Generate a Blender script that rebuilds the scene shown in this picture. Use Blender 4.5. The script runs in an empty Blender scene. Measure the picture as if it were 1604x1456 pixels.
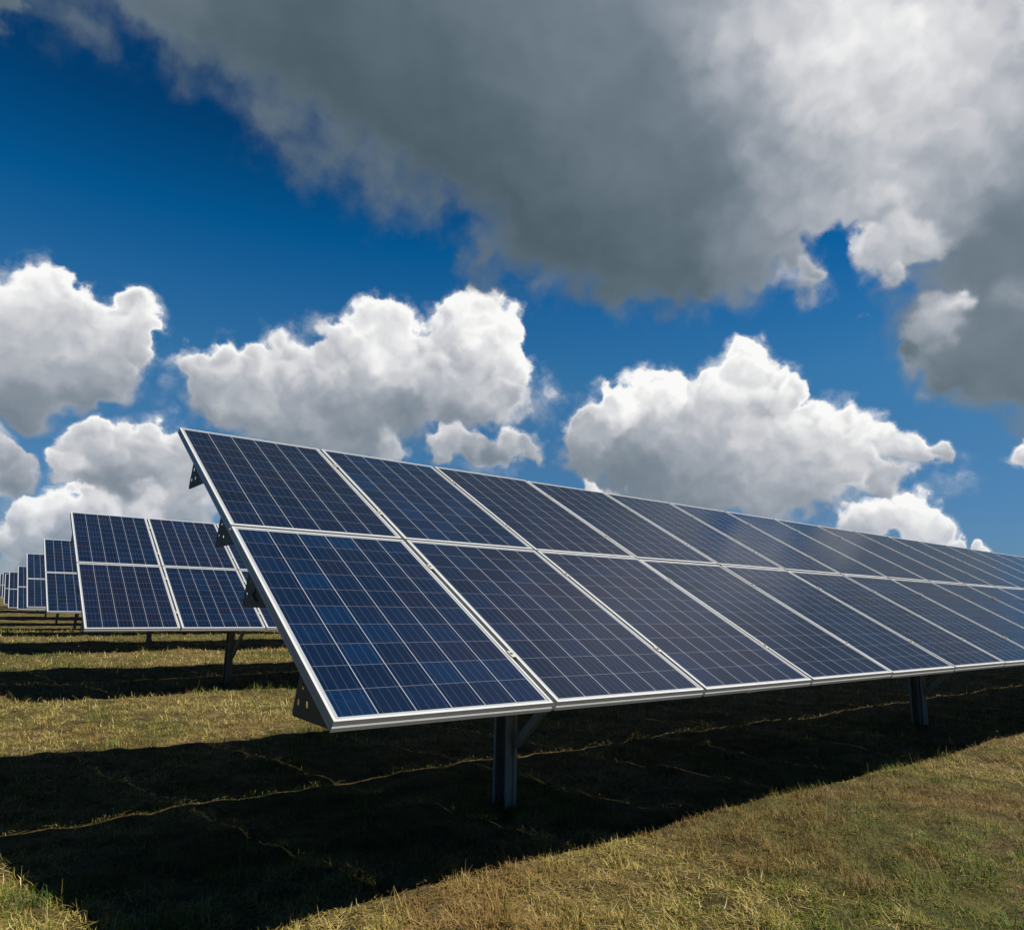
import bpy, bmesh, math, random
import numpy as np
from mathutils import Matrix, Vector

random.seed(7)
rng = np.random.default_rng(7)
S = bpy.context.scene
COL = S.collection
D = bpy.data

# ------------------------------------------------------------------ helpers
def link(o, parent=None):
    COL.objects.link(o)
    if parent is not None:
        o.parent = parent
    return o

def mesh_obj(name, verts, faces, mat=None, parent=None, smooth=False, uvs=None):
    me = D.meshes.new(name)
    me.from_pydata([tuple(v) for v in verts], [], faces)
    if uvs is not None:
        lay = me.uv_layers.new(name='panel_uv')
        for l in me.loops:
            lay.data[l.index].uv = uvs[l.vertex_index]
    if mat:
        me.materials.append(mat)
    if smooth:
        for p in me.polygons:
            p.use_smooth = True
    me.update()
    return link(D.objects.new(name, me), parent)

def bm_obj(name, bm, mat=None, parent=None, recalc=True):
    if recalc:
        bmesh.ops.recalc_face_normals(bm, faces=bm.faces[:])
    me = D.meshes.new(name)
    bm.to_mesh(me); bm.free()
    if mat:
        me.materials.append(mat)
    return link(D.objects.new(name, me), parent)

def sweep(bm, prof, p0, p1, up, closed=True):
    """extrude the 2-D profile (a, b) from p0 to p1; b runs along up, a across"""
    p0, p1, up = Vector(p0), Vector(p1), Vector(up).normalized()
    ax = (p1 - p0).normalized()
    side = ax.cross(up).normalized()
    up = side.cross(ax).normalized()
    A = [bm.verts.new(p0 + side*a + up*b) for a, b in prof]
    B = [bm.verts.new(p1 + side*a + up*b) for a, b in prof]
    n = len(prof)
    for i in range(n if closed else n-1):
        j = (i+1) % n
        bm.faces.new((A[i], A[j], B[j], B[i]))
    if closed:
        bm.faces.new(A); bm.faces.new(B[::-1])

def c_prof(w, h, lip, t):
    """C channel: web at a = 0, depth h along b, flanges reaching a = w, with lips"""
    h2 = h/2
    return [(0, -h2), (w, -h2), (w, -h2+lip), (w-t, -h2+lip), (w-t, -h2+t), (t, -h2+t),
            (t, h2-t), (w-t, h2-t), (w-t, h2-lip), (w, h2-lip), (w, h2), (0, h2)]

# ------------------------------------------------------------------ node helpers
class NT:
    def __init__(self, tree):
        self.t = tree; self.n = tree.nodes; self.l = tree.links
    def put(self, sock, v):
        if hasattr(v, 'is_linked') or hasattr(v, 'links'):
            self.l.new(v, sock)
        elif v is not None:
            sock.default_value = v
    def m(self, op, a, b=None, c=None, clamp=False):
        n = self.n.new('ShaderNodeMath'); n.operation = op; n.use_clamp = clamp
        self.put(n.inputs[0], a)
        if b is not None: self.put(n.inputs[1], b)
        if c is not None: self.put(n.inputs[2], c)
        return n.outputs[0]
    def v(self, op, a, b=None, scale=None):
        n = self.n.new('ShaderNodeVectorMath'); n.operation = op
        self.put(n.inputs[0], a)
        if b is not None: self.put(n.inputs[1], b)
        if scale is not None: self.put(n.inputs['Scale'], scale)
        return n.outputs['Value'] if op in ('DISTANCE', 'DOT_PRODUCT', 'LENGTH') else n.outputs[0]
    def noise(self, vec, scale, detail=4, rough=.55, lac=2.0, color=False, dims='3D'):
        n = self.n.new('ShaderNodeTexNoise'); n.noise_dimensions = dims
        self.put(n.inputs['Vector'], vec); n.inputs['Scale'].default_value = scale
        n.inputs['Detail'].default_value = detail; n.inputs['Roughness'].default_value = rough
        n.inputs['Lacunarity'].default_value = lac
        return n.outputs['Color'] if color else n.outputs[0]
    def voro(self, vec, scale, detail=0, rough=.5, feature='F1', out='Distance'):
        n = self.n.new('ShaderNodeTexVoronoi'); n.feature = feature; n.normalize = True
        self.put(n.inputs['Vector'], vec); n.inputs['Scale'].default_value = scale
        n.inputs['Detail'].default_value = detail; n.inputs['Roughness'].default_value = rough
        return n.outputs[out]
    def rng(self, v, a, b, c, d, kind='SMOOTHSTEP'):
        n = self.n.new('ShaderNodeMapRange'); n.interpolation_type = kind
        self.put(n.inputs['Value'], v)
        for i, x in enumerate((a, b, c, d)):
            self.put(n.inputs[1+i], x)
        return n.outputs[0]
    def mix(self, f, a, b, mode='MIX'):
        n = self.n.new('ShaderNodeMix'); n.data_type = 'RGBA'; n.blend_type = mode
        n.clamp_factor = True
        self.put(n.inputs['Factor'], f)
        for s, x in (('A', a), ('B', b)):
            k = [i for i in n.inputs if i.name == s and i.type == 'RGBA'][0]
            if isinstance(x, tuple): k.default_value = (*x, 1) if len(x) == 3 else x
            else: self.l.new(x, k)
        return [o for o in n.outputs if o.type == 'RGBA'][0]
    def ramp(self, f, stops, interp='LINEAR'):
        n = self.n.new('ShaderNodeValToRGB'); r = n.color_ramp; r.interpolation = interp
        while len(r.elements) < len(stops): r.elements.new(.5)
        for e, (p, c) in zip(r.elements, stops):
            e.position = p; e.color = (*c, 1)
        self.put(n.inputs[0], f)
        return n.outputs[0]

def material(name):
    m = D.materials.new(name); m.use_nodes = True
    nt = NT(m.node_tree); b = m.node_tree.nodes['Principled BSDF']
    return m, nt, b

def bump(nt, b, h, strength, dist):
    n = nt.n.new('ShaderNodeBump'); n.inputs['Strength'].default_value = strength
    n.inputs['Distance'].default_value = dist
    nt.l.new(h, n.inputs['Height']); nt.l.new(n.outputs[0], b.inputs['Normal'])

# ------------------------------------------------------------------ sun and sky
SUN = Vector((0.54, -0.63, 1.0)).normalized()     # towards the sun
SUN_EL = math.asin(SUN.z)
SUN_ROT = math.atan2(SUN.x, SUN.y)
SKY_STRENGTH, EXPOSURE = 0.05, 1.6

CLOUDS = [
    (0.0118,0.7275,0.0354,0.84,1), (0.0374,0.7259,0.0313,0.82,1), (0.0580,0.7433,0.0383,0.78,1), (0.0929,0.7139,0.0254,0.84,1),
    (0.0395,0.7787,0.0414,0.66,1), (0.0820,0.7576,0.0313,0.66,1), (-0.0238,0.7641,0.0477,0.74,1), (0.0285,0.8026,0.0249,0.56,1),
    (-0.0233,0.8097,0.0392,0.55,1), (0.1105,0.7295,0.0160,0.76,1), (0.0715,0.7827,0.0206,0.58,1), (0.3622,0.5378,0.0256,0.95,1),
    (0.3514,0.5311,0.0144,0.95,1), (0.3658,0.5262,0.0133,0.93,1), (0.3614,0.5558,0.0273,0.93,1), (0.3669,0.5724,0.0318,0.90,1),
    (0.4002,0.5363,0.0163,0.90,1), (0.4060,0.5510,0.0205,0.87,1), (0.4080,0.5804,0.0370,0.86,1), (0.4460,0.5672,0.0215,0.88,1),
    (0.4369,0.6074,0.0332,0.78,1), (0.4265,0.6343,0.0253,0.62,1), (0.2907,0.6139,0.0185,0.93,1), (0.3149,0.6135,0.0202,0.90,1),
    (0.2862,0.6419,0.0228,0.87,1), (0.3158,0.6430,0.0365,0.86,1), (0.3568,0.6288,0.0346,0.83,1), (0.3892,0.6353,0.0309,0.72,1),
    (0.1575,0.7229,0.0143,0.78,1), (0.1831,0.7261,0.0260,0.78,1), (0.2186,0.7177,0.0267,0.76,1), (0.2477,0.6989,0.0270,0.76,1),
    (0.2837,0.6930,0.0331,0.73,1), (0.1858,0.7514,0.0228,0.68,1), (0.2318,0.7502,0.0344,0.66,1), (0.2833,0.7376,0.0412,0.61,1),
    (0.3297,0.7091,0.0418,0.59,1), (0.3688,0.6736,0.0335,0.57,1), (0.3687,0.7212,0.0188,0.68,1), (0.3202,0.7506,0.0328,0.58,1),
    (0.2679,0.7681,0.0277,0.58,1), (0.1019,0.8420,0.0286,0.74,1), (0.1460,0.8250,0.0322,0.76,1), (0.1926,0.8282,0.0338,0.72,1),
    (0.0943,0.8222,0.0157,0.80,1), (0.1382,0.8642,0.0328,0.56,1), (0.0803,0.8626,0.0172,0.80,1), (0.0932,0.8550,0.0136,0.86,1),
    (0.0840,0.9066,0.0204,0.84,1), (0.0661,0.9200,0.0189,0.84,1), (0.1156,0.8983,0.0236,0.80,1), (0.1528,0.8932,0.0271,0.76,1),
    (0.1056,0.9347,0.0266,0.62,1), (0.0512,0.9174,0.0148,0.86,1), (0.0378,0.9478,0.0149,0.76,1), (0.0672,0.9556,0.0207,0.62,1),
    (0.2065,0.8689,0.0351,0.66,1), (0.0189,0.8545,0.0182,0.66,1), (0.0351,0.8796,0.0189,0.60,1), (0.6018,0.4078,0.0237,0.94,1),
    (0.6212,0.4379,0.0365,0.89,1), (0.6462,0.4053,0.0293,0.89,1), (0.5655,0.4942,0.0269,0.92,1), (0.5525,0.5305,0.0277,0.88,1),
    (0.5510,0.5668,0.0286,0.70,1), (0.6139,0.5005,0.0485,0.68,1), (0.6072,0.5512,0.0450,0.55,1), (0.5620,0.5886,0.0264,0.58,1),
    (0.6623,0.5042,0.0498,0.58,1), (0.6728,0.4436,0.0457,0.78,1), (0.7063,0.3888,0.0360,0.84,1), (0.7340,0.3589,0.0265,0.86,1),
    (0.7612,0.3234,0.0171,0.82,1), (0.7747,0.3010,0.0108,0.78,1), (0.7431,0.4080,0.0387,0.72,1), (0.7295,0.4715,0.0398,0.62,1),
    (0.6756,0.5290,0.0352,0.58,1), (0.7787,0.3595,0.0193,0.66,1), (0.8235,0.3555,0.0261,0.89,1), (0.8510,0.3406,0.0156,0.84,1),
    (0.8127,0.3854,0.0215,0.82,1), (0.8072,0.4085,0.0179,0.76,1), (0.8855,0.3024,0.0076,0.86,1), (0.8723,0.3255,0.0090,0.80,1),
    (0.5951,0.6120,0.0152,0.80,1), (0.6176,0.5969,0.0122,0.76,1), (0.4257,0.6894,0.0162,0.70,1), (0.4383,0.6717,0.0175,0.74,1),
    (0.4612,0.6696,0.0148,0.64,1), (0.4789,0.6562,0.0148,0.58,1), (0.4934,0.6353,0.0191,0.74,1), (0.5152,0.6268,0.0133,0.66,1),
    (0.4999,0.5586,0.0152,0.70,0.07), (0.8029,0.2330,0.0144,0.86,1), (0.5851,0.2476,0.0198,0.74,0.8), (0.5843,0.2240,0.0238,0.82,1),
    (0.6054,0.2510,0.0131,0.72,0.55), (0.6550,0.2263,0.0191,0.82,1), (0.6691,0.2458,0.0188,0.66,1), (0.6986,0.2299,0.0320,0.49,1),
    (0.7054,0.1927,0.0371,0.49,1), (0.7117,0.2517,0.0152,0.46,0.6), (0.7358,0.2143,0.0176,0.47,0.7), (0.6735,0.1852,0.0265,0.66,1),
    (0.6362,0.1891,0.0307,0.50,1), (0.6958,0.1531,0.0389,0.58,1), (0.6715,0.2720,0.0087,0.46,1), (-0.0174,0.5131,0.0094,0.42,1),
    (0.0567,0.4645,0.0267,0.45,1), (0.0987,0.4551,0.0321,0.42,1), (0.1508,0.4490,0.0379,0.39,1), (0.1940,0.4545,0.0303,0.39,1),
    (0.2383,0.4540,0.0251,0.40,1), (0.2578,0.4290,0.0481,0.39,1), (0.3109,0.4328,0.0430,0.39,1), (0.3737,0.4407,0.0407,0.40,1),
    (0.4267,0.4227,0.0461,0.41,1), (0.4837,0.3938,0.0363,0.43,1), (0.5121,0.3489,0.0360,0.53,1), (0.2265,0.3822,0.0648,0.43,1),
    (0.2747,0.3551,0.0523,0.47,1), (0.3190,0.3285,0.0661,0.50,1), (0.3436,0.3754,0.0684,0.45,1), (0.4276,0.3495,0.0763,0.45,1),
    (0.4151,0.2775,0.0581,0.66,1), (0.5127,0.3015,0.0376,0.61,1), (0.4960,0.2622,0.0447,0.70,1), (0.4497,0.2218,0.0627,0.88,1),
    (0.4496,0.1808,0.0463,0.92,1), (0.5179,0.2014,0.0474,0.82,1), (0.5526,0.2309,0.0197,0.80,1), (0.5048,0.1486,0.0536,0.83,1),
    (0.5659,0.1610,0.0458,0.68,1), (0.6131,0.1666,0.0333,0.50,1), (0.5838,0.1949,0.0298,0.66,1), (0.4908,0.1137,0.0386,0.82,1),
    (0.5713,0.3041,0.0128,0.64,0.5), (0.5834,0.3203,0.0110,0.60,0.4), (0.5511,0.3081,0.0117,0.62,0.8), (0.0847,0.4912,0.0292,0.41,0.2),
    (0.0164,0.5036,0.0306,0.42,0.16), (0.1417,0.4968,0.0343,0.42,0.22), (0.1905,0.5016,0.0368,0.42,0.22), (0.2417,0.5005,0.0364,0.42,0.22),
    (0.2924,0.4904,0.0325,0.42,0.2), (0.3508,0.4942,0.0316,0.42,0.2), (0.4058,0.4866,0.0299,0.45,0.2), (0.4677,0.4550,0.0272,0.47,0.2),
    (0.5242,0.4011,0.0265,0.50,0.2), (0.5558,0.3465,0.0252,0.55,0.2), (0.5785,0.3129,0.0218,0.70,0.14), (0.2347,0.6698,0.0210,0.82,0.15),
    (0.2550,0.6486,0.0161,0.82,0.15), (0.1371,0.7294,0.0176,0.80,0.07), (0.4845,0.5886,0.0281,0.70,0.13), (0.1388,0.7586,0.0181,0.75,0.07),
    (0.4811,0.5552,0.0149,0.80,0.06), (0.6304,0.2884,0.0065,0.80,0.13), (0.6806,0.2736,0.0165,0.60,0.16), (0.7115,0.2859,0.0148,0.55,0.15),
    (0.5577,0.3217,0.0130,0.70,0.15), (0.0694,0.9370,0.0386,0.70,0.16), (0.4800,0.6761,0.0376,0.70,0.14), (0.8048,0.3066,0.0208,0.80,0.13),
    (0.7316,0.2441,0.0270,0.50,0.2), (0.7681,0.2193,0.0265,0.50,0.2), (0.6910,0.2616,0.0238,0.52,0.2), (0.0501,0.9590,0.0383,0.68,0.22),
    (0.1033,0.9518,0.0302,0.66,0.2), (0.0644,0.9412,0.0256,0.74,0.25), (0.0227,0.8959,0.0296,0.70,0.16), (0.1128,0.3919,0.0635,0.40,1),
    (0.2195,0.3000,0.0809,0.44,1), (0.3257,0.2123,0.0780,0.70,1), (0.4165,0.1231,0.0720,0.85,1), (0.5466,0.0845,0.0693,0.70,1),
    (0.6378,0.1109,0.0479,0.55,1), (-0.0089,0.7199,0.0135,0.86,1), (0.0152,0.7036,0.0117,0.87,1), (0.0286,0.7114,0.0177,0.85,1),
    (0.0232,0.7105,0.0133,0.82,1), (0.0406,0.7001,0.0129,0.85,1), (0.0541,0.7179,0.0145,0.84,1), (0.0380,0.7357,0.0176,0.79,1),
    (0.0630,0.7124,0.0168,0.82,1), (0.0801,0.7256,0.0158,0.82,1), (0.0917,0.6969,0.0090,0.84,1), (0.1093,0.7116,0.0113,0.85,1),
    (0.3503,0.5381,0.0126,0.95,1), (0.3753,0.5446,0.0130,0.95,1), (0.3463,0.5639,0.0140,0.90,1), (0.3648,0.5499,0.0119,0.89,1),
    (0.3875,0.5575,0.0112,0.93,1), (0.3843,0.5807,0.0141,0.89,1), (0.4057,0.5576,0.0158,0.85,1), (0.4263,0.5631,0.0177,0.90,1),
    (0.4195,0.5881,0.0125,0.77,1), (0.4519,0.5930,0.0123,0.79,1), (0.2793,0.6290,0.0077,0.90,1), (0.2981,0.6284,0.0110,0.88,1),
    (0.2909,0.6394,0.0157,0.88,1), (0.3101,0.6173,0.0173,0.88,1), (0.3334,0.6222,0.0137,0.87,1), (0.3357,0.6172,0.0143,0.82,1),
    (0.3478,0.6058,0.0115,0.85,1), (0.3727,0.6139,0.0152,0.84,1), (0.3785,0.6175,0.0136,0.75,1), (0.3971,0.6176,0.0137,0.76,1),
    (0.1728,0.7111,0.0110,0.79,1), (0.1964,0.7151,0.0103,0.80,1), (0.2081,0.7027,0.0120,0.75,1), (0.2353,0.7072,0.0104,0.76,1),
    (0.2427,0.6816,0.0098,0.77,1), (0.2626,0.6909,0.0106,0.77,1), (0.2641,0.6822,0.0153,0.73,1), (0.2759,0.6700,0.0155,0.74,1),
    (0.2956,0.6755,0.0139,0.73,1), (0.0994,0.8189,0.0103,0.74,1), (0.1212,0.8384,0.0136,0.75,1), (0.1260,0.8214,0.0146,0.76,1),
    (0.1424,0.8020,0.0128,0.77,1), (0.1652,0.8204,0.0111,0.80,1), (0.1723,0.8107,0.0133,0.76,1), (0.1974,0.8063,0.0153,0.75,1),
    (0.2130,0.8174,0.0131,0.73,1), (0.1081,0.8844,0.0100,0.80,1), (0.1293,0.8962,0.0115,0.82,1), (0.1513,0.8713,0.0129,0.78,1),
    (0.1654,0.8782,0.0100,0.76,1), (0.5883,0.3971,0.0095,0.95,1), (0.6103,0.3946,0.0090,0.95,1), (0.5936,0.4435,0.0144,0.89,1),
    (0.6044,0.4157,0.0130,0.92,1), (0.6393,0.4175,0.0171,0.88,1), (0.6273,0.3919,0.0100,0.89,1), (0.6512,0.3857,0.0118,0.90,1),
    (0.5546,0.4817,0.0092,0.92,1), (0.5700,0.4781,0.0132,0.95,1), (0.5342,0.5233,0.0106,0.89,1), (0.5619,0.5126,0.0119,0.89,1),
    (0.5338,0.5579,0.0101,0.72,1), (0.5649,0.5529,0.0101,0.70,1), (0.6409,0.4536,0.0213,0.79,1), (0.6573,0.4140,0.0181,0.79,1),
    (0.6837,0.4124,0.0182,0.80,1), (0.6832,0.3956,0.0154,0.86,1), (0.6834,0.3764,0.0144,0.87,1), (0.7204,0.3697,0.0172,0.87,1),
    (0.7152,0.3536,0.0094,0.89,1), (0.7427,0.3415,0.0122,0.88,1), (0.7149,0.4105,0.0138,0.74,1), (0.7197,0.3967,0.0177,0.71,1),
    (0.7413,0.3838,0.0182,0.72,1), (0.8027,0.3540,0.0093,0.92,1), (0.8305,0.3381,0.0127,0.91,1), (0.6443,0.2199,0.0087,0.84,1),
    (0.6607,0.2165,0.0087,0.86,1), (0.1769,0.1484,0.1379,0.46,1), (0.0742,0.2770,0.1133,0.45,1), (0.4203,0.0591,0.1236,0.60,1),  # broad banks from here on: unseen clouds added for the glass to reflect
    (0.5986,0.0524,0.1069,0.52,1), (0.6964,-0.0732,0.1170,0.46,1), (0.5236,-0.0923,0.1007,0.50,1), (0.8232,-0.0431,0.1173,0.55,1),
    (0.6794,0.1694,0.0910,0.48,1),
]

def build_world():
    w = D.worlds.new('World'); S.world = w; w.use_nodes = True
    w.cycles.sampling_method = 'NONE'
    nt = NT(w.node_tree); nt.n.clear()
    out = nt.n.new('ShaderNodeOutputWorld')
    sky = nt.n.new('ShaderNodeTexSky'); sky.sky_type = 'NISHITA'; sky.sun_disc = False
    sky.sun_elevation = SUN_EL; sky.sun_rotation = SUN_ROT
    sky.air_density = 1.0; sky.dust_density = 0.3; sky.ozone_density = 3.0; sky.altitude = 50
    tc = nt.n.new('ShaderNodeTexCoord'); dirv = tc.outputs['Generated']
    sep = nt.n.new('ShaderNodeSeparateXYZ'); nt.l.new(dirv, sep.inputs[0]); elev = sep.outputs['Z']
    blue = nt.mix(1.0, sky.outputs[0], nt.ramp(nt.m('MAXIMUM', elev, 0.0), SKY_TINT), 'MULTIPLY')
    gm = nt.n.new('ShaderNodeGamma'); nt.l.new(blue, gm.inputs[0]); gm.inputs[1].default_value = SKY_GAMMA
    blue = gm.outputs[0]

    # cumulus: soft blobs of cloud in fixed directions (stereographic sky coordinates), outline broken by noise
    cs = nt.n.new('ShaderNodeCombineXYZ'); den = nt.m('ADD', nt.m('MAXIMUM', elev, -.3), 1.0)
    nt.l.new(nt.m('DIVIDE', sep.outputs['X'], den), cs.inputs[0]); nt.l.new(nt.m('DIVIDE', sep.outputs['Y'], den), cs.inputs[1])
    st0 = cs.outputs[0]
    sun2 = (SUN.x/(1+SUN.z), SUN.y/(1+SUN.z), 0)
    tosun = nt.v('NORMALIZE', nt.v('SUBTRACT', sun2, st0))
    N = lambda vec, sc, de, ro, color=False: nt.noise(vec, sc, de, ro, 2.1, color, '2D')
    w0 = N(st0, 5.0, 1, .5, True)
    w1 = N(st0, 19.0, 2, .55, True)
    w2 = N(st0, 70.0, 3, .6, True)
    def vma(a, s, add):
        n = nt.n.new('ShaderNodeVectorMath'); n.operation = 'MULTIPLY_ADD'
        nt.l.new(a, n.inputs[0]); n.inputs[1].default_value = (s, s, 0)
        nt.l.new(add, n.inputs[2])
        return n.outputs[0]
    base = nt.v('SUBTRACT', st0, (.041, .041, 0))
    p = vma(w2, .012, vma(w1, .048, vma(w0, .022, base)))
    q = vma(w2, .010, vma(w1, .022, st0))
    so_ = nt.n.new('ShaderNodeSeparateXYZ'); nt.l.new(p, so_.inputs[0]); axes = so_.outputs

    def billow(vec):
        n = nt.n.new('ShaderNodeTexVoronoi'); n.voronoi_dimensions = '2D'; n.feature = 'F1'; n.normalize = True
        nt.l.new(vec, n.inputs['Vector']); n.inputs['Scale'].default_value = 27.0
        n.inputs['Detail'].default_value = 2.0; n.inputs['Roughness'].default_value = .5
        d_ = n.outputs['Distance']
        return nt.m('MULTIPLY', d_, -1.0)
    h0 = billow(q)
    def shifted(k):
        n = nt.n.new('ShaderNodeVectorMath'); n.operation = 'MULTIPLY_ADD'
        nt.l.new(tosun, n.inputs[0]); n.inputs[1].default_value = (k, k, 0); nt.l.new(q, n.inputs[2])
        return n.outputs[0]
    h1 = billow(shifted(.013))
    fine = N(st0, 30.0, 5, .62)
    n2a = N(q, 8.0, 3, .5)
    n2b = N(shifted(.05), 8.0, 3, .5)
    slope = nt.m('SUBTRACT', h0, h1)
    slope2 = nt.m('SUBTRACT', n2a, n2b)
    rough = nt.m('MULTIPLY_ADD', h0, .66, nt.m('MULTIPLY_ADD', fine, .42, .065))    # outline noise
    far = nt.rng(elev, -.02, .15, .28, 0.0)

    count = [0]
    def leaf(blobs):
        # each leaf is a small node group holding only the blobs that can reach its part of the sky
        count[0] += 1
        gt = D.node_groups.new('cloud_bank', 'ShaderNodeTree'); g_ = NT(gt)
        ins = (('p', 'NodeSocketVector', p), ('blue', 'NodeSocketColor', blue), ('rough', 'NodeSocketFloat', rough),
               ('slope', 'NodeSocketFloat', slope), ('broad', 'NodeSocketFloat', slope2), ('far', 'NodeSocketFloat', far), ('fine', 'NodeSocketFloat', fine))
        for nm, ty, _ in ins: gt.interface.new_socket(nm, in_out='INPUT', socket_type=ty)
        gt.interface.new_socket('shader', in_out='OUTPUT', socket_type='NodeSocketShader')
        gi = g_.n.new('NodeGroupInput'); go_ = g_.n.new('NodeGroupOutput')
        P, BL, RO, SL, S2, FA, FI = [gi.outputs[i] for i in range(7)]
        P = g_.v('ADD', P, (count[0]*1e-6, 0, 0))      # keeps equal puffs of neighbouring banks apart in the compiled shader
        bg = g_.n.new('ShaderNodeBackground'); bg.inputs['Strength'].default_value = SKY_STRENGTH
        if not blobs:
            g_.l.new(BL, bg.inputs[0])
        else:
            acc = None                                             # (cover, weight, weighted tone)
            for x, y, r, b, wt in blobs:
                u = g_.m('MULTIPLY_ADD', g_.v('DISTANCE', P, (x, y, 0)), -1/(r*1.55), 1.0, clamp=True)
                u2 = g_.m('MULTIPLY', u, u)
                if wt < 1: u2 = g_.m('MULTIPLY', u2, wt)           # thin veil
                # every puff is a ball of cloud lit from the sun's side
                k = (.02 if b < .5 else .035 + .14*min(1, (b-.5)/.3))
                lx, ly = sun2[0]-x, sun2[1]-y; ln = math.hypot(lx, ly); lx, ly = lx/ln*k/r, ly/ln*k/r
                val = g_.m('ADD', g_.v('DOT_PRODUCT', P, (lx, ly, 0)), b - lx*x - ly*y)
                u4 = u2 if (r > .03 and math.hypot(x, y) < .66) else g_.m('MULTIPLY', u2, u2)
                cb = g_.n.new('ShaderNodeCombineXYZ')
                g_.l.new(u2, cb.inputs[0]); g_.l.new(u4, cb.inputs[1]); g_.l.new(g_.m('MULTIPLY', u4, val), cb.inputs[2])
                acc = cb.outputs[0] if acc is None else g_.v('ADD', acc, cb.outputs[0])
            sx = g_.n.new('ShaderNodeSeparateXYZ'); g_.l.new(acc, sx.inputs[0])
            F = sx.outputs[0]; tone = g_.m('DIVIDE', sx.outputs[2], g_.m('ADD', sx.outputs[1], 1e-7))
            F = g_.m('SQRT', F)
            lit = g_.rng(tone, .45, .78, 0.0, 1.0)
            dens = g_.m('ADD', g_.m('MINIMUM', F, 1.1), g_.m('MULTIPLY_ADD', RO, ROUGH_AMP, ROUGH_OFF))
            soft = g_.rng(tone, .40, .80, .27, .12)
            th = .355
            core = g_.rng(dens, g_.m('SUBTRACT', th, soft), g_.m('ADD', th, soft), 0.0, 1.0)
            wisp = g_.m('ADD', F, g_.m('MULTIPLY_ADD', FI, 1.15, -.575))          # thin veil fraying off the body
            veil = g_.rng(wisp, .02, .55, 0.0, .62)
            veil = g_.m('MULTIPLY', veil, g_.m('MULTIPLY', F, 2.2, clamp=True))
            alpha = g_.m('MAXIMUM', core, veil)
            rim = g_.rng(dens, th, th+.36, 1.0, 0.0)             # thin rims let more light through
            t2 = g_.m('MULTIPLY_ADD', SL, g_.rng(lit, 0, 1, .03, .24, 'LINEAR'), tone)
            t2 = g_.m('MULTIPLY_ADD', S2, g_.rng(lit, 0, 1, .06, .16, 'LINEAR'), t2)
            t2 = g_.m('MULTIPLY_ADD', rim, g_.rng(lit, 0, 1, .04, .09, 'LINEAR'), t2)
            t2 = g_.m('MINIMUM', g_.m('MAXIMUM', t2, .30), .98)
            lum = g_.m('MULTIPLY', g_.m('POWER', t2, 2.25), 1.0/(SKY_STRENGTH*2**EXPOSURE))
            tint = g_.ramp(t2, [(0.30, (.64, 1.0, 1.30)), (.42, (.71, 1.0, 1.22)), (.52, (.80, 1.0, 1.20)), (.64, (.91, 1.0, 1.13)), (.80, (.985, 1.0, 1.05)), (.95, (1.0, 1.0, .99))])
            cl = g_.mix(FA, g_.v('SCALE', tint, scale=lum), BL)
            g_.l.new(g_.mix(alpha, BL, cl), bg.inputs[0])
        g_.l.new(bg.outputs[0], go_.inputs[0])
        n = nt.n.new('ShaderNodeGroup'); n.node_tree = gt
        for i, (_, _, sock) in enumerate(ins): nt.l.new(sock, n.inputs[i])
        return n.outputs[0]

    def tree(blobs, depth):
        best = None
        if depth < 4 and len(blobs) > 14:
            for ax in range(2):
                for c in sorted(b[ax] for b in blobs)[::3]:
                    lo = [b for b in blobs if b[ax]-b[2]*1.55 < c]; hi = [b for b in blobs if b[ax]+b[2]*1.55 > c]
                    k = max(len(lo), len(hi))
                    if best is None or k < best[0]: best = (k, ax, c, lo, hi)
        if best is None or best[0] >= len(blobs)*.85:
            return leaf(blobs)
        _, ax, c, lo, hi = best
        mx = nt.n.new('ShaderNodeMixShader')
        nt.l.new(nt.m('GREATER_THAN', axes[ax], c), mx.inputs[0])
        nt.l.new(tree(lo, depth+1), mx.inputs[1]); nt.l.new(tree(hi, depth+1), mx.inputs[2])
        return mx.outputs[0]
    nt.l.new(tree(CLOUDS, 0), out.inputs[0])

ROUGH_AMP, ROUGH_OFF = .66, -.05
SKY_TINT, SKY_GAMMA = [(0.0, (0.1584, 0.2442, 0.3960)), (.09, (0.1716, 0.2904, 0.4356)), (.20, (0.1683, 0.3498, 0.4686)), (.30, (0.1452, 0.4158, 0.5412)), (.38, (0.0792, 0.3828, 0.5610)), (.46, (0.0079, 0.3234, 0.5280)), (.55, (0.0053, 0.1980, 0.3498)), (1.0, (0.0053, 0.1320, 0.2640))], 1.0
build_world()

ld = D.lights.new('sun', 'SUN'); ld.energy = 5.0; ld.angle = math.radians(0.53); ld.color = (1.0, .95, .87)
so = link(D.objects.new('sun', ld)); so.location = SUN*60
so.rotation_euler = SUN.to_track_quat('Z', 'Y').to_euler()

# ------------------------------------------------------------------ camera
GZ = 0.8                                   # lower panel edge above the ground
CAM = Vector((-1.088572, -2.377773, 0.413517 + GZ))
cd = D.cameras.new('camera'); cam = link(D.objects.new('camera', cd))
R = Matrix(((0.789923, -0.612798, 0.022365), (0.132577, 0.135061, -0.981928), (0.598703, 0.778613, 0.18793)))
rx, ry, rz = R[0], -R[1], -R[2]
cam.matrix_world = Matrix(((rx[0], ry[0], rz[0], CAM.x), (rx[1], ry[1], rz[1], CAM.y), (rx[2], ry[2], rz[2], CAM.z), (0, 0, 0, 1)))
cd.sensor_width = 36; cd.lens = 36*1120.34/1604
cd.clip_start = .05; cd.clip_end = 6000
S.camera = cam

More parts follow.
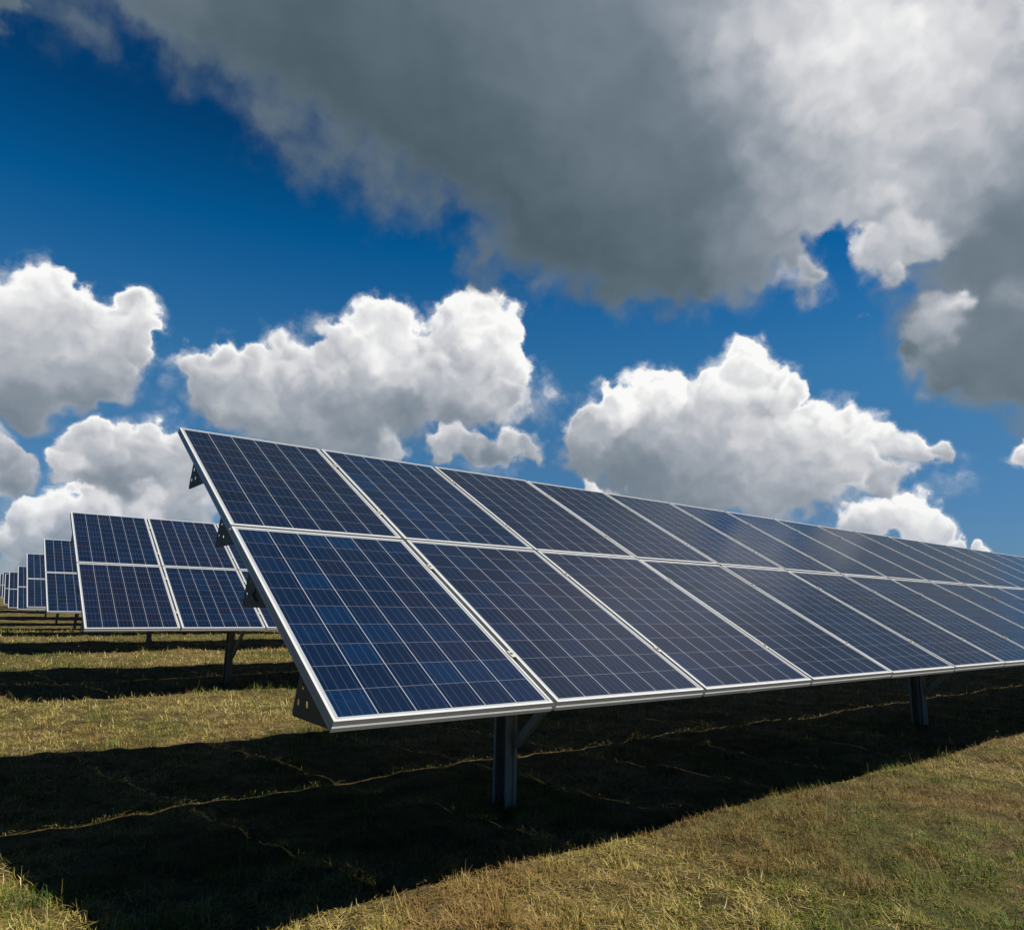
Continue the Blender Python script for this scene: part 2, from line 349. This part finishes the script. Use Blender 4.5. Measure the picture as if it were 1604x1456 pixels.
# ------------------------------------------------------------------ rows of the solar field
ROWS = [(0, 0, 0), (.146, 6.887, .02), (.43, 13.95, .04), (.604, 20.85, -.006), (.846, 27.8, -.205), (.967, 34.75, -.285),
        (1.15, 41.6, -.247), (1.37, 48.65, -.03), (1.55, 55.6, .0), (1.7, 62.5, .0)]
NCOL = [24, 12, 10, 8, 8, 8, 6, 6, 6, 6]
TILT = math.radians(29)
PW, PH = 0.9925, 1.5695                      # one panel
PX, PY = 1.012, 1.5836                      # pitch of the panels
FH = 0.042

def value_noise(x, y, seed):
    r = np.random.default_rng(seed); tab = r.random((256, 256))
    xi = np.floor(x).astype(int); yi = np.floor(y).astype(int); fx = x-xi; fy = y-yi
    fx = fx*fx*(3-2*fx); fy = fy*fy*(3-2*fy)
    g = lambda a, b: tab[a % 256, b % 256]
    return (g(xi, yi)*(1-fx)+g(xi+1, yi)*fx)*(1-fy)+(g(xi, yi+1)*(1-fx)+g(xi+1, yi+1)*fx)*fy
def fbm(x, y, seed, o=4):
    s = 0; a = .5
    for i in range(o):
        s = s+a*value_noise(x*2**i, y*2**i, seed+i); a *= .5
    return s/(1-.5**o)

def ground_z(x, y):
    x = np.asarray(x, float); y = np.asarray(y, float)
    ky = [-60, 3, 9, 16, 23, 29.5, 36.5, 43.5, 51, 58, 70, 200]
    kz = [0, 0, .01, .03, 0, -.20, -.285, -.247, -.03, 0, 0, 0]
    z = np.interp(y, ky, kz)
    z = z + .018*np.sin(x*1.3+y*.7)*np.sin(y*1.9-x*.4) + .012*np.sin(x*3.1-y*2.3) + .007*np.sin(x*6.3+1.+y*5.1)*np.cos(y*7.7-x*2.)
    z = z + .045*(fbm(x*2.3, y*2.3, 51, 5)-.5) + .045*(fbm(x*8., y*8., 61, 3)-.5)
    z = z - .025*np.exp(-((x+.2)**2+(y-.9)**2)/3)
    return z

# ------------------------------------------------------------------ materials
def m_cells():
    m, nt, b = material('solar_cells')
    tc = nt.n.new('ShaderNodeUVMap'); tc.uv_map = 'panel_uv'
    oi = nt.n.new('ShaderNodeObjectInfo'); rnd = oi.outputs['Random']
    s = nt.n.new('ShaderNodeSeparateXYZ'); nt.l.new(tc.outputs[0], s.inputs[0])
    mu, mv = .026, .026
    cu = nt.m('MULTIPLY', nt.m('SUBTRACT', s.outputs[0], mu), 6/(PW-2*mu))
    cv = nt.m('MULTIPLY', nt.m('SUBTRACT', s.outputs[1], mv), 10/(PH-2*mv))
    fu, fv = nt.m('FRACT', cu), nt.m('FRACT', cv)
    iu, iv = nt.m('FLOOR', cu), nt.m('FLOOR', cv)
    eu = nt.m('ABSOLUTE', nt.m('SUBTRACT', fu, .5)); ev = nt.m('ABSOLUTE', nt.m('SUBTRACT', fv, .5))
    lu = nt.m('GREATER_THAN', eu, .5-.0125); lv = nt.m('GREATER_THAN', ev, .5-.0095)
    # outside the cell field: white backsheet margin
    ou = nt.m('GREATER_THAN', nt.m('ABSOLUTE', nt.m('SUBTRACT', cu, 3)), 3.0)
    ov = nt.m('GREATER_THAN', nt.m('ABSOLUTE', nt.m('SUBTRACT', cv, 5)), 5.0)
    bb = nt.m('FRACT', nt.m('MULTIPLY', fu, 4))
    lb = nt.m('LESS_THAN', nt.m('ABSOLUTE', nt.m('SUBTRACT', bb, .5)), .022)
    cmb = nt.n.new('ShaderNodeCombineXYZ'); nt.l.new(iu, cmb.inputs[0]); nt.l.new(iv, cmb.inputs[1])
    nt.l.new(nt.m('MULTIPLY', rnd, 91.7), cmb.inputs[2])
    wn = nt.n.new('ShaderNodeTexWhiteNoise'); wn.noise_dimensions = '3D'; nt.l.new(cmb.outputs[0], wn.inputs[0])
    cellr = wn.outputs['Value']
    c2 = nt.n.new('ShaderNodeCombineXYZ'); nt.l.new(s.outputs[0], c2.inputs[0]); nt.l.new(s.outputs[1], c2.inputs[1])
    nt.l.new(nt.m('MULTIPLY', rnd, 37.0), c2.inputs[2])
    cr = nt.voro(c2.outputs[0], 70.0, 1, .5, out='Color')
    crs = nt.n.new('ShaderNodeSeparateColor'); nt.l.new(cr, crs.inputs[0])
    pv = nt.m('MULTIPLY_ADD', crs.outputs[0], .35, nt.m('MULTIPLY_ADD', cellr, .55, nt.m('MULTIPLY', rnd, .25)))
    base = nt.ramp(pv, [(.05, (0.00066, 0.00251, 0.00759)), (.4, (0.00073, 0.00422, 0.01386)), (.7, (0.00112, 0.00462, 0.01518)), (1.0, (0.00066, 0.00726, 0.02442))])
    # a few cells lean towards violet
    viol = nt.m('GREATER_THAN', wn.outputs['Color'], .80)
    base = nt.mix(nt.m('MULTIPLY', viol, .55), base, (0.00277, 0.00330, 0.00990))
    pw_ = nt.n.new('ShaderNodeTexWhiteNoise'); pw_.noise_dimensions = '1D'; nt.l.new(nt.m('MULTIPLY', rnd, 517.3), pw_.inputs['W'])
    base = nt.mix(nt.rng(pw_.outputs['Value'], .45, 1.0, 0.0, .38, 'LINEAR'), base, (.0040, .0042, .0105))
    # thin fingers under the busbars give a faint sheen only; busbars and gaps
    c = nt.mix(nt.m('MULTIPLY', lb, .40), base, (0.04950, 0.05940, 0.08250))
    c = nt.mix(nt.m('MULTIPLY', lv, .60), c, (0.07590, 0.07590, 0.08580))
    c = nt.mix(nt.m('MULTIPLY', lu, .90), c, (0.13200, 0.13860, 0.14850))
    out = nt.m('MAXIMUM', ou, ov)
    c = nt.mix(out, c, (0.13860, 0.14850, 0.15840))
    st_ = nt.v('MULTIPLY', c2.outputs[0], (16.0, 1.1, 1.0))
    streak = nt.noise(st_, 1.0, 4, .6)
    dust = nt.m('MULTIPLY_ADD', streak, .45, nt.m('MULTIPLY', nt.noise(c2.outputs[0], 2.3, 5, .6), .55))
    dustm = nt.rng(dust, .45, .8, 0.0, .014)
    c = nt.mix(dustm, c, (0.14520, 0.13860, 0.13200))
    nt.l.new(c, b.inputs['Base Color'])
    b.inputs['IOR'].default_value = 1.21
    nt.l.new(nt.rng(dust, .3, .75, .11, .18, 'LINEAR'), b.inputs['Roughness'])
    wob = nt.noise(c2.outputs[0], 3.0, 2, .5)
    bump(nt, b, wob, .10, .004)
    return m

def m_metal(name, col, rough, metal=0.0, var=.12, scale=30, bumpd=0.0):
    m, nt, b = material(name)
    tc = nt.n.new('ShaderNodeTexCoord')
    n = nt.noise(tc.outputs['Object'], scale, 5, .6)
    n2 = nt.noise(tc.outputs['Object'], scale*.12, 3, .6)
    f = nt.m('ADD', nt.m('MULTIPLY', n, .6), nt.m('MULTIPLY', n2, .4))
    lo = tuple(x*(1-var) for x in col); hi = tuple(min(1, x*(1+var)) for x in col)
    nt.l.new(nt.ramp(f, [(.3, lo), (.7, hi)]), b.inputs['Base Color'])
    b.inputs['Metallic'].default_value = metal
    nt.l.new(nt.rng(n, .3, .7, rough-.06, rough+.08, 'LINEAR'), b.inputs['Roughness'])
    if bumpd: bump(nt, b, n, .4, bumpd)
    return m

def m_ground():
    m, nt, b = material('meadow_soil')
    tc = nt.n.new('ShaderNodeTexCoord'); P = tc.outputs['Object']
    big = nt.noise(P, .55, 5, .6); mid = nt.noise(P, 4.5, 6, .65); fine = nt.noise(P, 60, 5, .7)
    wv = nt.voro(nt.v('ADD', P, nt.v('SCALE', nt.noise(P, 9, 3, .6, color=True), scale=.25)), 38, 2, .6)
    f = nt.m('ADD', nt.m('MULTIPLY', mid, .55), nt.m('MULTIPLY', fine, .45))
    straw = nt.ramp(f, [(.30, (0.00648, 0.00432, 0.00162)), (.45, (0.03348, 0.02268, 0.00756)), (.58, (0.09180, 0.06480, 0.02430)), (.72, (0.18360, 0.13500, 0.05670))])
    green = nt.ramp(f, [(.30, (0.00432, 0.00486, 0.00108)), (.50, (0.02700, 0.02700, 0.00540)), (.70, (0.08100, 0.07560, 0.01836))])
    g = nt.rng(big, .42, .60, .10, .80)
    c = nt.mix(g, straw, green)
    nt.l.new(c, b.inputs['Base Color']); b.inputs['Roughness'].default_value = .95
    b.inputs['Specular IOR Level'].default_value = .1
    hh = nt.m('ADD', nt.m('MULTIPLY', fine, .6), nt.m('MULTIPLY', wv, .5))
    bump(nt, b, hh, .9, .05)
    return m

def m_blade():
    m, nt, b = material('grass_blades')
    a = nt.n.new('ShaderNodeAttribute'); a.attribute_name = 'tone'
    c0 = nt.ramp(a.outputs['Fac'], [(0.0, (.020, .050, .004)), (.20, (.062, .100, .008)), (.42, (0.10800, 0.10440, 0.01296)), (.62, (0.19440, 0.14760, 0.03456)), (.82, (0.27360, 0.20880, 0.06336)), (1.0, (0.40320, 0.33120, 0.15840))])
    a2 = nt.n.new('ShaderNodeAttribute'); a2.attribute_name = 'dry'
    c = nt.mix(a2.outputs['Fac'], c0, (.135, .070, .021))
    nt.l.new(c, b.inputs['Base Color']); b.inputs['Roughness'].default_value = .75
    b.inputs['Specular IOR Level'].default_value = .25
    tr = nt.n.new('ShaderNodeBsdfTranslucent'); nt.l.new(c, tr.inputs[0])
    mx = nt.n.new('ShaderNodeMixShader'); mx.inputs[0].default_value = .30
    nt.l.new(b.outputs[0], mx.inputs[1]); nt.l.new(tr.outputs[0], mx.inputs[2])
    o = [n for n in nt.n if n.type == 'OUTPUT_MATERIAL'][0]
    nt.l.new(mx.outputs[0], o.inputs[0])
    return m

MC = m_cells()
MF = m_metal('anodised_frame', (.225, .23, .233), .42, 0.0, .06, 14)
MG = m_metal('galvanised_steel', (.15, .15, .135), .60, .15, .30, 22, .001)
MD = m_metal('shaded_bracket_steel', (.030, .027, .017), .62, .1, .30, 14, .001)  # dark base colour carries the shade that brackets and purlins sit in
MK = m_metal('black_cable', (.012, .012, .012), .5, 0, .2, 40)

# ------------------------------------------------------------------ parts of one array, built in array space
ct, st = math.cos(TILT), math.sin(TILT)
def slope(x, v, n):                          # x along the row, v up the slope, n out of the panel plane
    return Vector((x, v*ct - n*st, GZ + v*st + n*ct))

def frame_mesh():
    # profile: (inset from the outer edge, height)
    prof = [(.013, -.004), (.013, 0), (.003, 0), (.0025, -.0006), (.0025, -.021), (0, -.027), (0, -FH), (.032, -FH), (.032, -FH+.002), (.010, -FH+.002), (.010, -.004)]
    bm = bmesh.new(); rings = []
    for (sx, sy) in ((0, 0), (1, 0), (1, 1), (0, 1)):
        ring = []
        for ins, z in prof:
            x = ins if sx == 0 else PW-ins
            y = ins if sy == 0 else PH-ins
            ring.append(bm.verts.new((x, y, z)))
        rings.append(ring)
    n = len(prof)
    for k in range(4):
        a, c = rings[k], rings[(k+1) % 4]
        for i in range(n):
            j = (i+1) % n
            bm.faces.new((a[i], a[j], c[j], c[i]))
    bmesh.ops.recalc_face_normals(bm, faces=bm.faces[:])
    me = D.meshes.new('frame'); bm.to_mesh(me); bm.free(); me.materials.append(MF)
    return me

def panel_mesh():
    e = .0125; z0, z1 = -.0025, -.0085
    vs = [(e, e, z0), (PW-e, e, z0), (PW-e, PH-e, z0), (e, PH-e, z0), (e, e, z1), (PW-e, e, z1), (PW-e, PH-e, z1), (e, PH-e, z1)]
    fs = [(0, 1, 2, 3), (7, 6, 5, 4), (0, 4, 5, 1), (1, 5, 6, 2), (2, 6, 7, 3), (3, 7, 4, 0)]
    me = D.meshes.new('solar_panel'); me.from_pydata(vs, [], fs)
    lay = me.uv_layers.new(name='panel_uv')
    for l in me.loops:
        v = vs[l.vertex_index]; lay.data[l.index].uv = (v[0], v[1])
    me.materials.append(MC); me.materials.append(MBACK)
    me.polygons[1].material_index = 1
    me.update(); return me

MBACK = m_metal('backsheet', (.05, .05, .05), .6, 0, .05, 8)
FRAME_ME, PANEL_ME = frame_mesh(), panel_mesh()

def box_mesh(name, pts, mat):
    bm = bmesh.new()
    vs = [bm.verts.new(p) for p in pts]
    for f in ((0, 1, 2, 3), (7, 6, 5, 4), (0, 4, 5, 1), (1, 5, 6, 2), (2, 6, 7, 3), (3, 7, 4, 0)):
        bm.faces.new([vs[i] for i in f])
    bmesh.ops.recalc_face_normals(bm, faces=bm.faces[:])
    me = D.meshes.new(name); bm.to_mesh(me); bm.free(); me.materials.append(mat)
    return me

def clamp_mesh():
    bm = bmesh.new()
    for (w, l, z0, z1) in ((.026, .05, .001, .005), (.011, .04, -.03, .001)):
        r = bmesh.ops.create_cube(bm, size=1)
        for v in r['verts']:
            v.co = Vector((v.co.x*w, v.co.y*l, z0+(v.co.z+.5)*(z1-z0)))
    r = bmesh.ops.create_cone(bm, segments=8, cap_ends=True, radius1=.007, radius2=.006, depth=.007)
    for v in r['verts']: v.co.z += .0085
    bmesh.ops.recalc_face_normals(bm, faces=bm.faces[:])
    me = D.meshes.new('clamp'); bm.to_mesh(me); bm.free(); me.materials.append(MG)
    return me
CLAMP_ME = clamp_mesh()

PURLIN_V = (.05, .865, 1.49, 2.30)           # where each purlin's front foot meets the slope
PB, PHT = .335, .205                         # purlin base and height

def purlin_profile(v0):
    """wedge in the Y-Z plane: front foot, back foot, back top (all below the frames)"""
    top = slope(0, v0, -FH-.002)
    y0, z0 = top.y, top.z
    y1 = y0+PB; z1 = z0 + PB*math.tan(TILT)
    zb = z0-.018
    return y0, z0, y1, z1, zb

def purlin_mesh(v0, length):
    y0, z0, y1, z1, zb = purlin_profile(v0)
    t = .004; ya, yb = y0+.02, y0+.068; k = math.tan(TILT)
    za, zt, zbt = z0 + .02*k, z0 + .068*k, z0 - .010
    prof = [(ya, za-.002), (ya, zbt), (yb, zbt), (yb, zbt+.016), (yb-t, zbt+.016), (yb-t, zbt+t), (ya+t, zbt+t), (ya+t, za-.006+t*k), (yb-t, zt-.006-t*k), (yb-t, zt-.022), (yb, zt-.022), (yb, zt-.002)]
    bm = bmesh.new()
    A = [bm.verts.new((.022, y, z)) for y, z in prof]; B = [bm.verts.new((length, y, z)) for y, z in prof]
    n = len(prof)
    for i in range(n):
        j = (i+1) % n; bm.faces.new((A[i], A[j], B[j], B[i]))
    bm.faces.new(A); bm.faces.new(B[::-1])
    bmesh.ops.recalc_face_normals(bm, faces=bm.faces[:])
    me = D.meshes.new('purlin'); bm.to_mesh(me); bm.free(); me.materials.append(MD)
    return me

def plate_mesh(v0):
    """end plate with three bolt holes cut right through and rounded lower corners"""
    y0, z0, y1, z1, zb = purlin_profile(v0)
    out = []
    def arc(cy, cz, r, a0, a1, k=5):
        for i in range(k):
            a = math.radians(a0+(a1-a0)*i/(k-1)); out.append((cy+r*math.cos(a), cz+r*math.sin(a)))
    r = .018
    arc(y1-r, zb+r, r, 270, 360)
    k_ = math.tan(TILT); arc(y1-.060, z1-.048*k_-.020, .010, 10, 115)
    out.append((y0+.012, z0+.001)); out.append((y0, z0-.006)); out.append((y0, zb+.008)); out.append((y0+.008, zb))
    holes = [(y1-.05, zb+.055), (y1-.135, zb+.055), (y1-.085, z1-.088)]
    bm = bmesh.new(); edges = []
    def loop(pts):
        vs = [bm.verts.new((0, y, z)) for y, z in pts]
        for i in range(len(vs)): edges.append(bm.edges.new((vs[i], vs[(i+1) % len(vs)])))
    loop(out)
    for hy, hz in holes:
        loop([(hy+.013*math.cos(2*math.pi*i/12), hz+.013*math.sin(2*math.pi*i/12)) for i in range(12)])
    bmesh.ops.triangle_fill(bm, use_beauty=True, use_dissolve=False, edges=edges)
    r = bmesh.ops.extrude_face_region(bm, geom=bm.faces[:])
    for v in [g for g in r['geom'] if isinstance(g, bmesh.types.BMVert)]: v.co.x += .0025
    bmesh.ops.recalc_face_normals(bm, faces=bm.faces[:])
    me = D.meshes.new('end_plate'); bm.to_mesh(me); bm.free(); me.materials.append(MD)
    return me
PLATE_ME = [plate_mesh(v) for v in PURLIN_V]

POST_Y = 1.30
def post_mesh():
    bm = bmesh.new()
    y0 = POST_Y-.07; ztop = GZ + (POST_Y/ct)*st - FH - .24
    # sigma channel: web on the -X side, with a pressed rib down the front flange
    w, h, t = .075, .14, .005
    prof = [(0, 0), (0, h), (w, h), (w, h-.02), (w-t, h-.02), (w-t, h-t), (t, h-t), (t, h*.66), (.012+t, h*.6), (.012+t, h*.4), (t, h*.34), (t, t),
            (w*.32, t), (w*.38, .010+t), (w*.62, .010+t), (w*.68, t), (w-t, t), (w-t, .02), (w, .02), (w, 0), (w*.7, 0), (w*.64, .010), (w*.36, .010), (w*.3, 0)]
    A = [bm.verts.new((w-x, y0+y, -.35)) for x, y in prof]; B = [bm.verts.new((w-x, y0+y, ztop)) for x, y in prof]
    n = len(prof)
    for i in range(n):
        j = (i+1) % n; bm.faces.new((A[i], A[j], B[j], B[i]))
    bm.faces.new(A); bm.faces.new(B[::-1])
    bmesh.ops.recalc_face_normals(bm, faces=bm.faces[:])
    me = D.meshes.new('post'); bm.to_mesh(me); bm.free(); me.materials.append(MG)
    return me
def rafter_mesh():
    bm = bmesh.new()
    n0 = -FH-.235
    sweep(bm, c_prof(.055, .10, .015, .004), slope(.08, .60, n0+.05), slope(.08, 2.85, n0+.05), slope(0, 0, 1)-slope(0, 0, 0))
    bmesh.ops.recalc_face_normals(bm, faces=bm.faces[:])
    me = D.meshes.new('rafter'); bm.to_mesh(me); bm.free(); me.materials.append(MG)
    return me
def brace_mesh():
    bm = bmesh.new()
    sweep(bm, [(-a, b) for a, b in c_prof(.035, .045, .01, .004)], (.045, POST_Y-.075, .36), (.045, POST_Y-.70, .945), (0, 1, 1))
    bmesh.ops.recalc_face_normals(bm, faces=bm.faces[:])
    me = D.meshes.new('brace'); bm.to_mesh(me); bm.free(); me.materials.append(MG)
    return me
def bolt_mesh():
    bm = bmesh.new()
    r = bmesh.ops.create_cone(bm, segments=6, cap_ends=True, radius1=.012, radius2=.012, depth=.012)
    bmesh.ops.rotate(bm, verts=r['verts'], matrix=Matrix.Rotation(math.pi/2, 3, 'X'))
    for v in r['verts']: v.co += Vector((.052, POST_Y-.076, .0))
    bmesh.ops.recalc_face_normals(bm, faces=bm.faces[:])
    me = D.meshes.new('bolt'); bm.to_mesh(me); bm.free(); me.materials.append(MG)
    return me
POST_ME, RAFTER_ME, BRACE_ME, BOLT_ME = post_mesh(), rafter_mesh(), brace_mesh(), bolt_mesh()

def cable_mesh(pts, r):
    bm = bmesh.new(); P = [Vector(p) for p in pts]
    # smooth the path
    Q = []
    for i in range(len(P)-1):
        p0 = P[max(i-1, 0)]; p1 = P[i]; p2 = P[i+1]; p3 = P[min(i+2, len(P)-1)]
        for k in range(6):
            t = k/6
            Q.append(.5*((2*p1)+(p2-p0)*t+(2*p0-5*p1+4*p2-p3)*t*t+(3*p1-p0-3*p2+p3)*t*t*t))
    Q.append(P[-1]); rings = []
    for i, q in enumerate(Q):
        tg = (Q[min(i+1, len(Q)-1)]-Q[max(i-1, 0)]).normalized()
        a = tg.cross(Vector((.3, .9, .2))).normalized(); b = tg.cross(a)
        rings.append([bm.verts.new(q+(a*math.cos(u)+b*math.sin(u))*r) for u in [k*math.pi/3 for k in range(6)]])
    for A, B in zip(rings, rings[1:]):
        for k in range(6): bm.faces.new((A[k], A[(k+1) % 6], B[(k+1) % 6], B[k]))
    bmesh.ops.recalc_face_normals(bm, faces=bm.faces[:])
    me = D.meshes.new('cable'); bm.to_mesh(me); bm.free(); me.materials.append(MK)
    return me

def part(name, me, parent, mw=None):
    o = D.objects.new(name, me); COL.objects.link(o); o.parent = parent
    if mw is not None: o.matrix_local = mw
    return o

LABELS = [
    'largest and nearest row of blue solar panels, running off the right edge of the photo',
    'second row of solar panels, directly behind the big front row, two columns in full view',
    'third row of solar panels from the front, a narrow strip left of the second row',
    'fourth row of solar panels from the front, peeking out left of the third row',
    'fifth row of solar panels from the front, standing slightly lower than the rows beside it',
    'sixth row of solar panels from the front, a thin sliver at far left',
    'seventh row of solar panels from the front, tiny dark sliver near the left border',
    'eighth row of solar panels from the front, tiny sliver at the left border',
    'ninth row of solar panels from the front, almost hidden behind the eighth',
    'last and farthest row of solar panels, almost hidden behind the ninth']

def panel_matrix(i, j):
    jit = .0022
    rotv = Matrix.Rotation(rng.normal(0, jit), 4, 'X') @ Matrix.Rotation(rng.normal(0, jit), 4, 'Y')
    base = Matrix.Translation(slope(i*PX + rng.uniform(-.0010, .0010), j*PY, 0)) @ Matrix.Rotation(TILT, 4, 'X')
    c = Matrix.Translation(Vector((PW/2, PH/2, 0)))
    return base @ c @ rotv @ c.inverted()

for k, ((x0, y0, z0), nc) in enumerate(zip(ROWS, NCOL)):
    root = D.objects.new('solar_array', None); COL.objects.link(root)
    root.empty_display_size = .3
    root.location = (x0, y0, z0)
    root['label'] = LABELS[k]; root['category'] = 'solar panel row'; root['group'] = 'parallel rows of tilted solar panels'
    L = nc*PX
    for i in range(nc):
        for j in (0, 1):
            p = part('solar_panel', PANEL_ME, root, panel_matrix(i, j))
            part('frame', FRAME_ME, p)
    for q, v0 in enumerate(PURLIN_V):
        pu = part('purlin', purlin_mesh(v0, L-.03), root)
        part('end_plate', PLATE_ME[q], pu, Matrix.Translation((.012, 0, 0)))
    xs = (1.70, 1.94, 2.05)[k] if k < 3 else 1.9
    while xs < L-.3:
        for nm, me in (('post', POST_ME), ('rafter', RAFTER_ME), ('brace', BRACE_ME)):
            pp = part(nm, me, root, Matrix.Translation((xs, 0, 0)))
            if nm == 'post' and k < 3:
                for zz in (.32, .80): part('bolt', BOLT_ME, pp, Matrix.Translation((0, 0, zz)))
        xs += 5.62
    if k < 3:
        for i in range(1, min(nc, 11)):
            for v in (.36, 1.22, 1.95, 2.78):
                part('clamp', CLAMP_ME, root, Matrix.Translation(slope(i*PX-(PX-PW)/2, v, 0)) @ Matrix.Rotation(TILT, 4, 'X'))
    if k < 2:
        y0_, z0_, y1_, z1_, zb_ = purlin_profile(PURLIN_V[1])
        part('cable', cable_mesh([(.10, y1_-.16, z1_-.10), (.03, y1_-.17, z1_-.10), (.006, y1_-.165, z1_-.14), (.004, y1_-.15, zb_+.06), (.02, y1_-.22, zb_+.02), (.12, y1_-.25, zb_+.03)], .0045), root)

# ------------------------------------------------------------------ ground
def axis(lo, hi, fine_lo, fine_hi, step, grow=1.25):
    a = list(np.arange(fine_lo, fine_hi+1e-6, step)); s = step; x = fine_hi
    while x < hi:
        s *= grow; x += s; a.append(min(x, hi))
    s = step; x = fine_lo; pre = []
    while x > lo:
        s *= grow; x -= s; pre.append(max(x, lo))
    return np.array(pre[::-1]+a)
gx = axis(-3000, 3000, -3, 9, .05, 1.06); gy = axis(-3000, 3000, -2.5, 6, .05, 1.06)
GX_, GY_ = np.meshgrid(gx, gy)
GZ_ = ground_z(GX_, GY_)
nx, ny = len(gx), len(gy)
co = np.stack([GX_, GY_, GZ_], -1).reshape(-1, 3)
idx = np.arange(nx*ny).reshape(ny, nx)
quads = np.stack([idx[:-1, :-1], idx[:-1, 1:], idx[1:, 1:], idx[1:, :-1]], -1).reshape(-1, 4)
def np_mesh(name, co, quads, mat, smooth=True):
    me = D.meshes.new(name)
    me.vertices.add(len(co)); me.vertices.foreach_set('co', co.astype(np.float32).ravel())
    me.loops.add(quads.size); me.loops.foreach_set('vertex_index', quads.astype(np.int32).ravel())
    me.polygons.add(len(quads))
    me.polygons.foreach_set('loop_start', (np.arange(len(quads))*quads.shape[1]).astype(np.int32))
    me.polygons.foreach_set('use_smooth', np.full(len(quads), smooth))
    me.materials.append(mat); me.update(calc_edges=True)
    return me
go = link(D.objects.new('ground', np_mesh('ground', co, quads, m_ground())))
go['kind'] = 'structure'; go['label'] = 'dry mown meadow ground under and around the solar rows'

# ------------------------------------------------------------------ grass
def scatter(n, d0, d1, spread, power=0.0):
    u = rng.random(n)
    d = d0*(d1/d0)**u
    fwd = math.atan2(.778613, .598703)
    az = fwd + (rng.random(n)*2-1)*math.radians(spread)
    return CAM.x+d*np.cos(az), CAM.y+d*np.sin(az), d

def blades(name, n, d0, d1, spread, lying, label):
    x, y, d = scatter(n, d0, d1, spread)
    patch = fbm(x*.7+7, y*.7+3, 11); clump = fbm(x*3.1, y*3.1, 23, 3); tuft = fbm(x*9, y*9, 31, 2); weed = fbm(x*1.7+40, y*1.7, 77, 3)
    front = 1/(1+np.exp((y+.55+.35*(patch-.5)*4)*4.5))         # the strip in front of the arrays is greener
    edge = np.exp(-((y-.05)/.62)**2)*np.clip((x+.2)/1.2, 0, 1)        # brown cuttings raked along the lower edge
    green = np.clip((patch-.47)*4.6+(clump-.5)*3.6+.22+.55*front-.50*edge, 0, 1)
    dryness = np.clip((weed-.50)*3.4+.85*edge+(clump-.5)*1.4-.08, 0, 1)
    if lying:
        keep = rng.random(n) < np.clip(.98-.80*green+(tuft-.5)*2.4-1.5*np.clip(.42-clump, 0, 1), .03, 1)
    else:
        keep = rng.random(n) < np.clip(.34+.8*green+(tuft-.52)*2.8-1.5*np.clip(.42-clump, 0, 1), .03, 1)
    x, y, d, green, tuft, clump, dryness = [a[keep] for a in (x, y, d, green, tuft, clump, dryness)]; n = len(x)
    z = ground_z(x, y)
    lod = np.maximum(1, d/5.5)
    yaw = rng.random(n)*2*np.pi
    if lying:
        ln = rng.gamma(2.8, .012, n)*np.minimum(lod, 1.6)+.012
        el = np.abs(rng.normal(0, .26, n))+.02
        wd = (.0016+.0016*rng.random(n))*lod
        curl = rng.normal(0, .45, n)
        zoff = rng.random(n)**2*.022
        tone = np.clip(.66+rng.normal(0, .17, n)-.22*green+(clump-.5)*.4+.10*(y > 3), .1, 1)
    else:
        ln = (.010+rng.gamma(2.0, .008, n)+.20*np.clip(tuft-.56, 0, 1)+.11*np.clip(clump-.54, 0, 1)+.010*green)*np.minimum(lod, 1.35)
        tall = rng.random(n) < .006; ln = np.where(tall, ln*2.2, ln)
        el = np.radians(np.clip(rng.normal(62, 18, n), 15, 90))
        wd = (.0016+.0020*rng.random(n))*lod
        curl = rng.normal(-.5, .4, n)
        zoff = np.zeros(n)-.004
        tone = np.clip(.54-.50*green-.55*np.clip(clump-.55, 0, 1)+rng.normal(0, .14, n)+np.where(rng.random(n) < .18, .30, 0), 0, 1)
    dx, dy = np.cos(yaw), np.sin(yaw)
    sx, sy = -dy, dx
    def pt(t, w, e):
        # a blade in two segments, bending by curl
        h1 = np.minimum(t, .5)*ln; h2 = np.maximum(t-.5, 0)*ln
        e2 = e+curl
        fx = h1*np.cos(e)+h2*np.cos(e2); fz = h1*np.sin(e)+h2*np.sin(e2)
        fz = np.maximum(fz, .001)
        return np.stack([x+dx*fx+sx*w, y+dy*fx+sy*w, z+zoff+fz], -1)
    h = wd/2
    V = np.stack([pt(0, -h, el), pt(0, h, el), pt(.5, h*.85, el), pt(.5, -h*.85, el), pt(1, h*.15, el), pt(1, -h*.15, el)], 1)
    co = V.reshape(-1, 3)
    b = (np.arange(n)*6)[:, None]
    q = np.concatenate([b+np.array([[0, 1, 2, 3]]), b+np.array([[3, 2, 4, 5]])], 1).reshape(-1, 4)
    me = np_mesh(name, co, q, MB, True)
    at = me.attributes.new('tone', 'FLOAT', 'POINT')
    at.data.foreach_set('value', np.repeat(tone, 6).astype(np.float32))
    dr = np.clip(dryness*(.45+.55*rng.random(n)) + rng.normal(0, .08, n), 0, .95)
    at = me.attributes.new('dry', 'FLOAT', 'POINT')
    at.data.foreach_set('value', np.repeat(dr, 6).astype(np.float32))
    o = link(D.objects.new(name, me)); o['kind'] = 'stuff'; o['label'] = label; o['category'] = 'grass'
    return o
MB = m_blade()
blades('grass', 420000, 1.7, 34, 62, False, 'short green and yellowing grass growing over the field')
blades('cut_straw', 400000, 1.7, 30, 62, True, 'dry straw coloured grass cuttings lying over the field')

# ------------------------------------------------------------------ render settings
S.view_settings.view_transform = 'Standard'; S.view_settings.look = 'None'
S.view_settings.exposure = EXPOSURE; S.view_settings.gamma = 1; S.view_settings.use_curve_mapping = False
S.render.engine = 'CYCLES'
S.cycles.max_bounces = 6; S.cycles.diffuse_bounces = 1; S.cycles.glossy_bounces = 3; S.cycles.transmission_bounces = 3
S.cycles.use_denoising = True
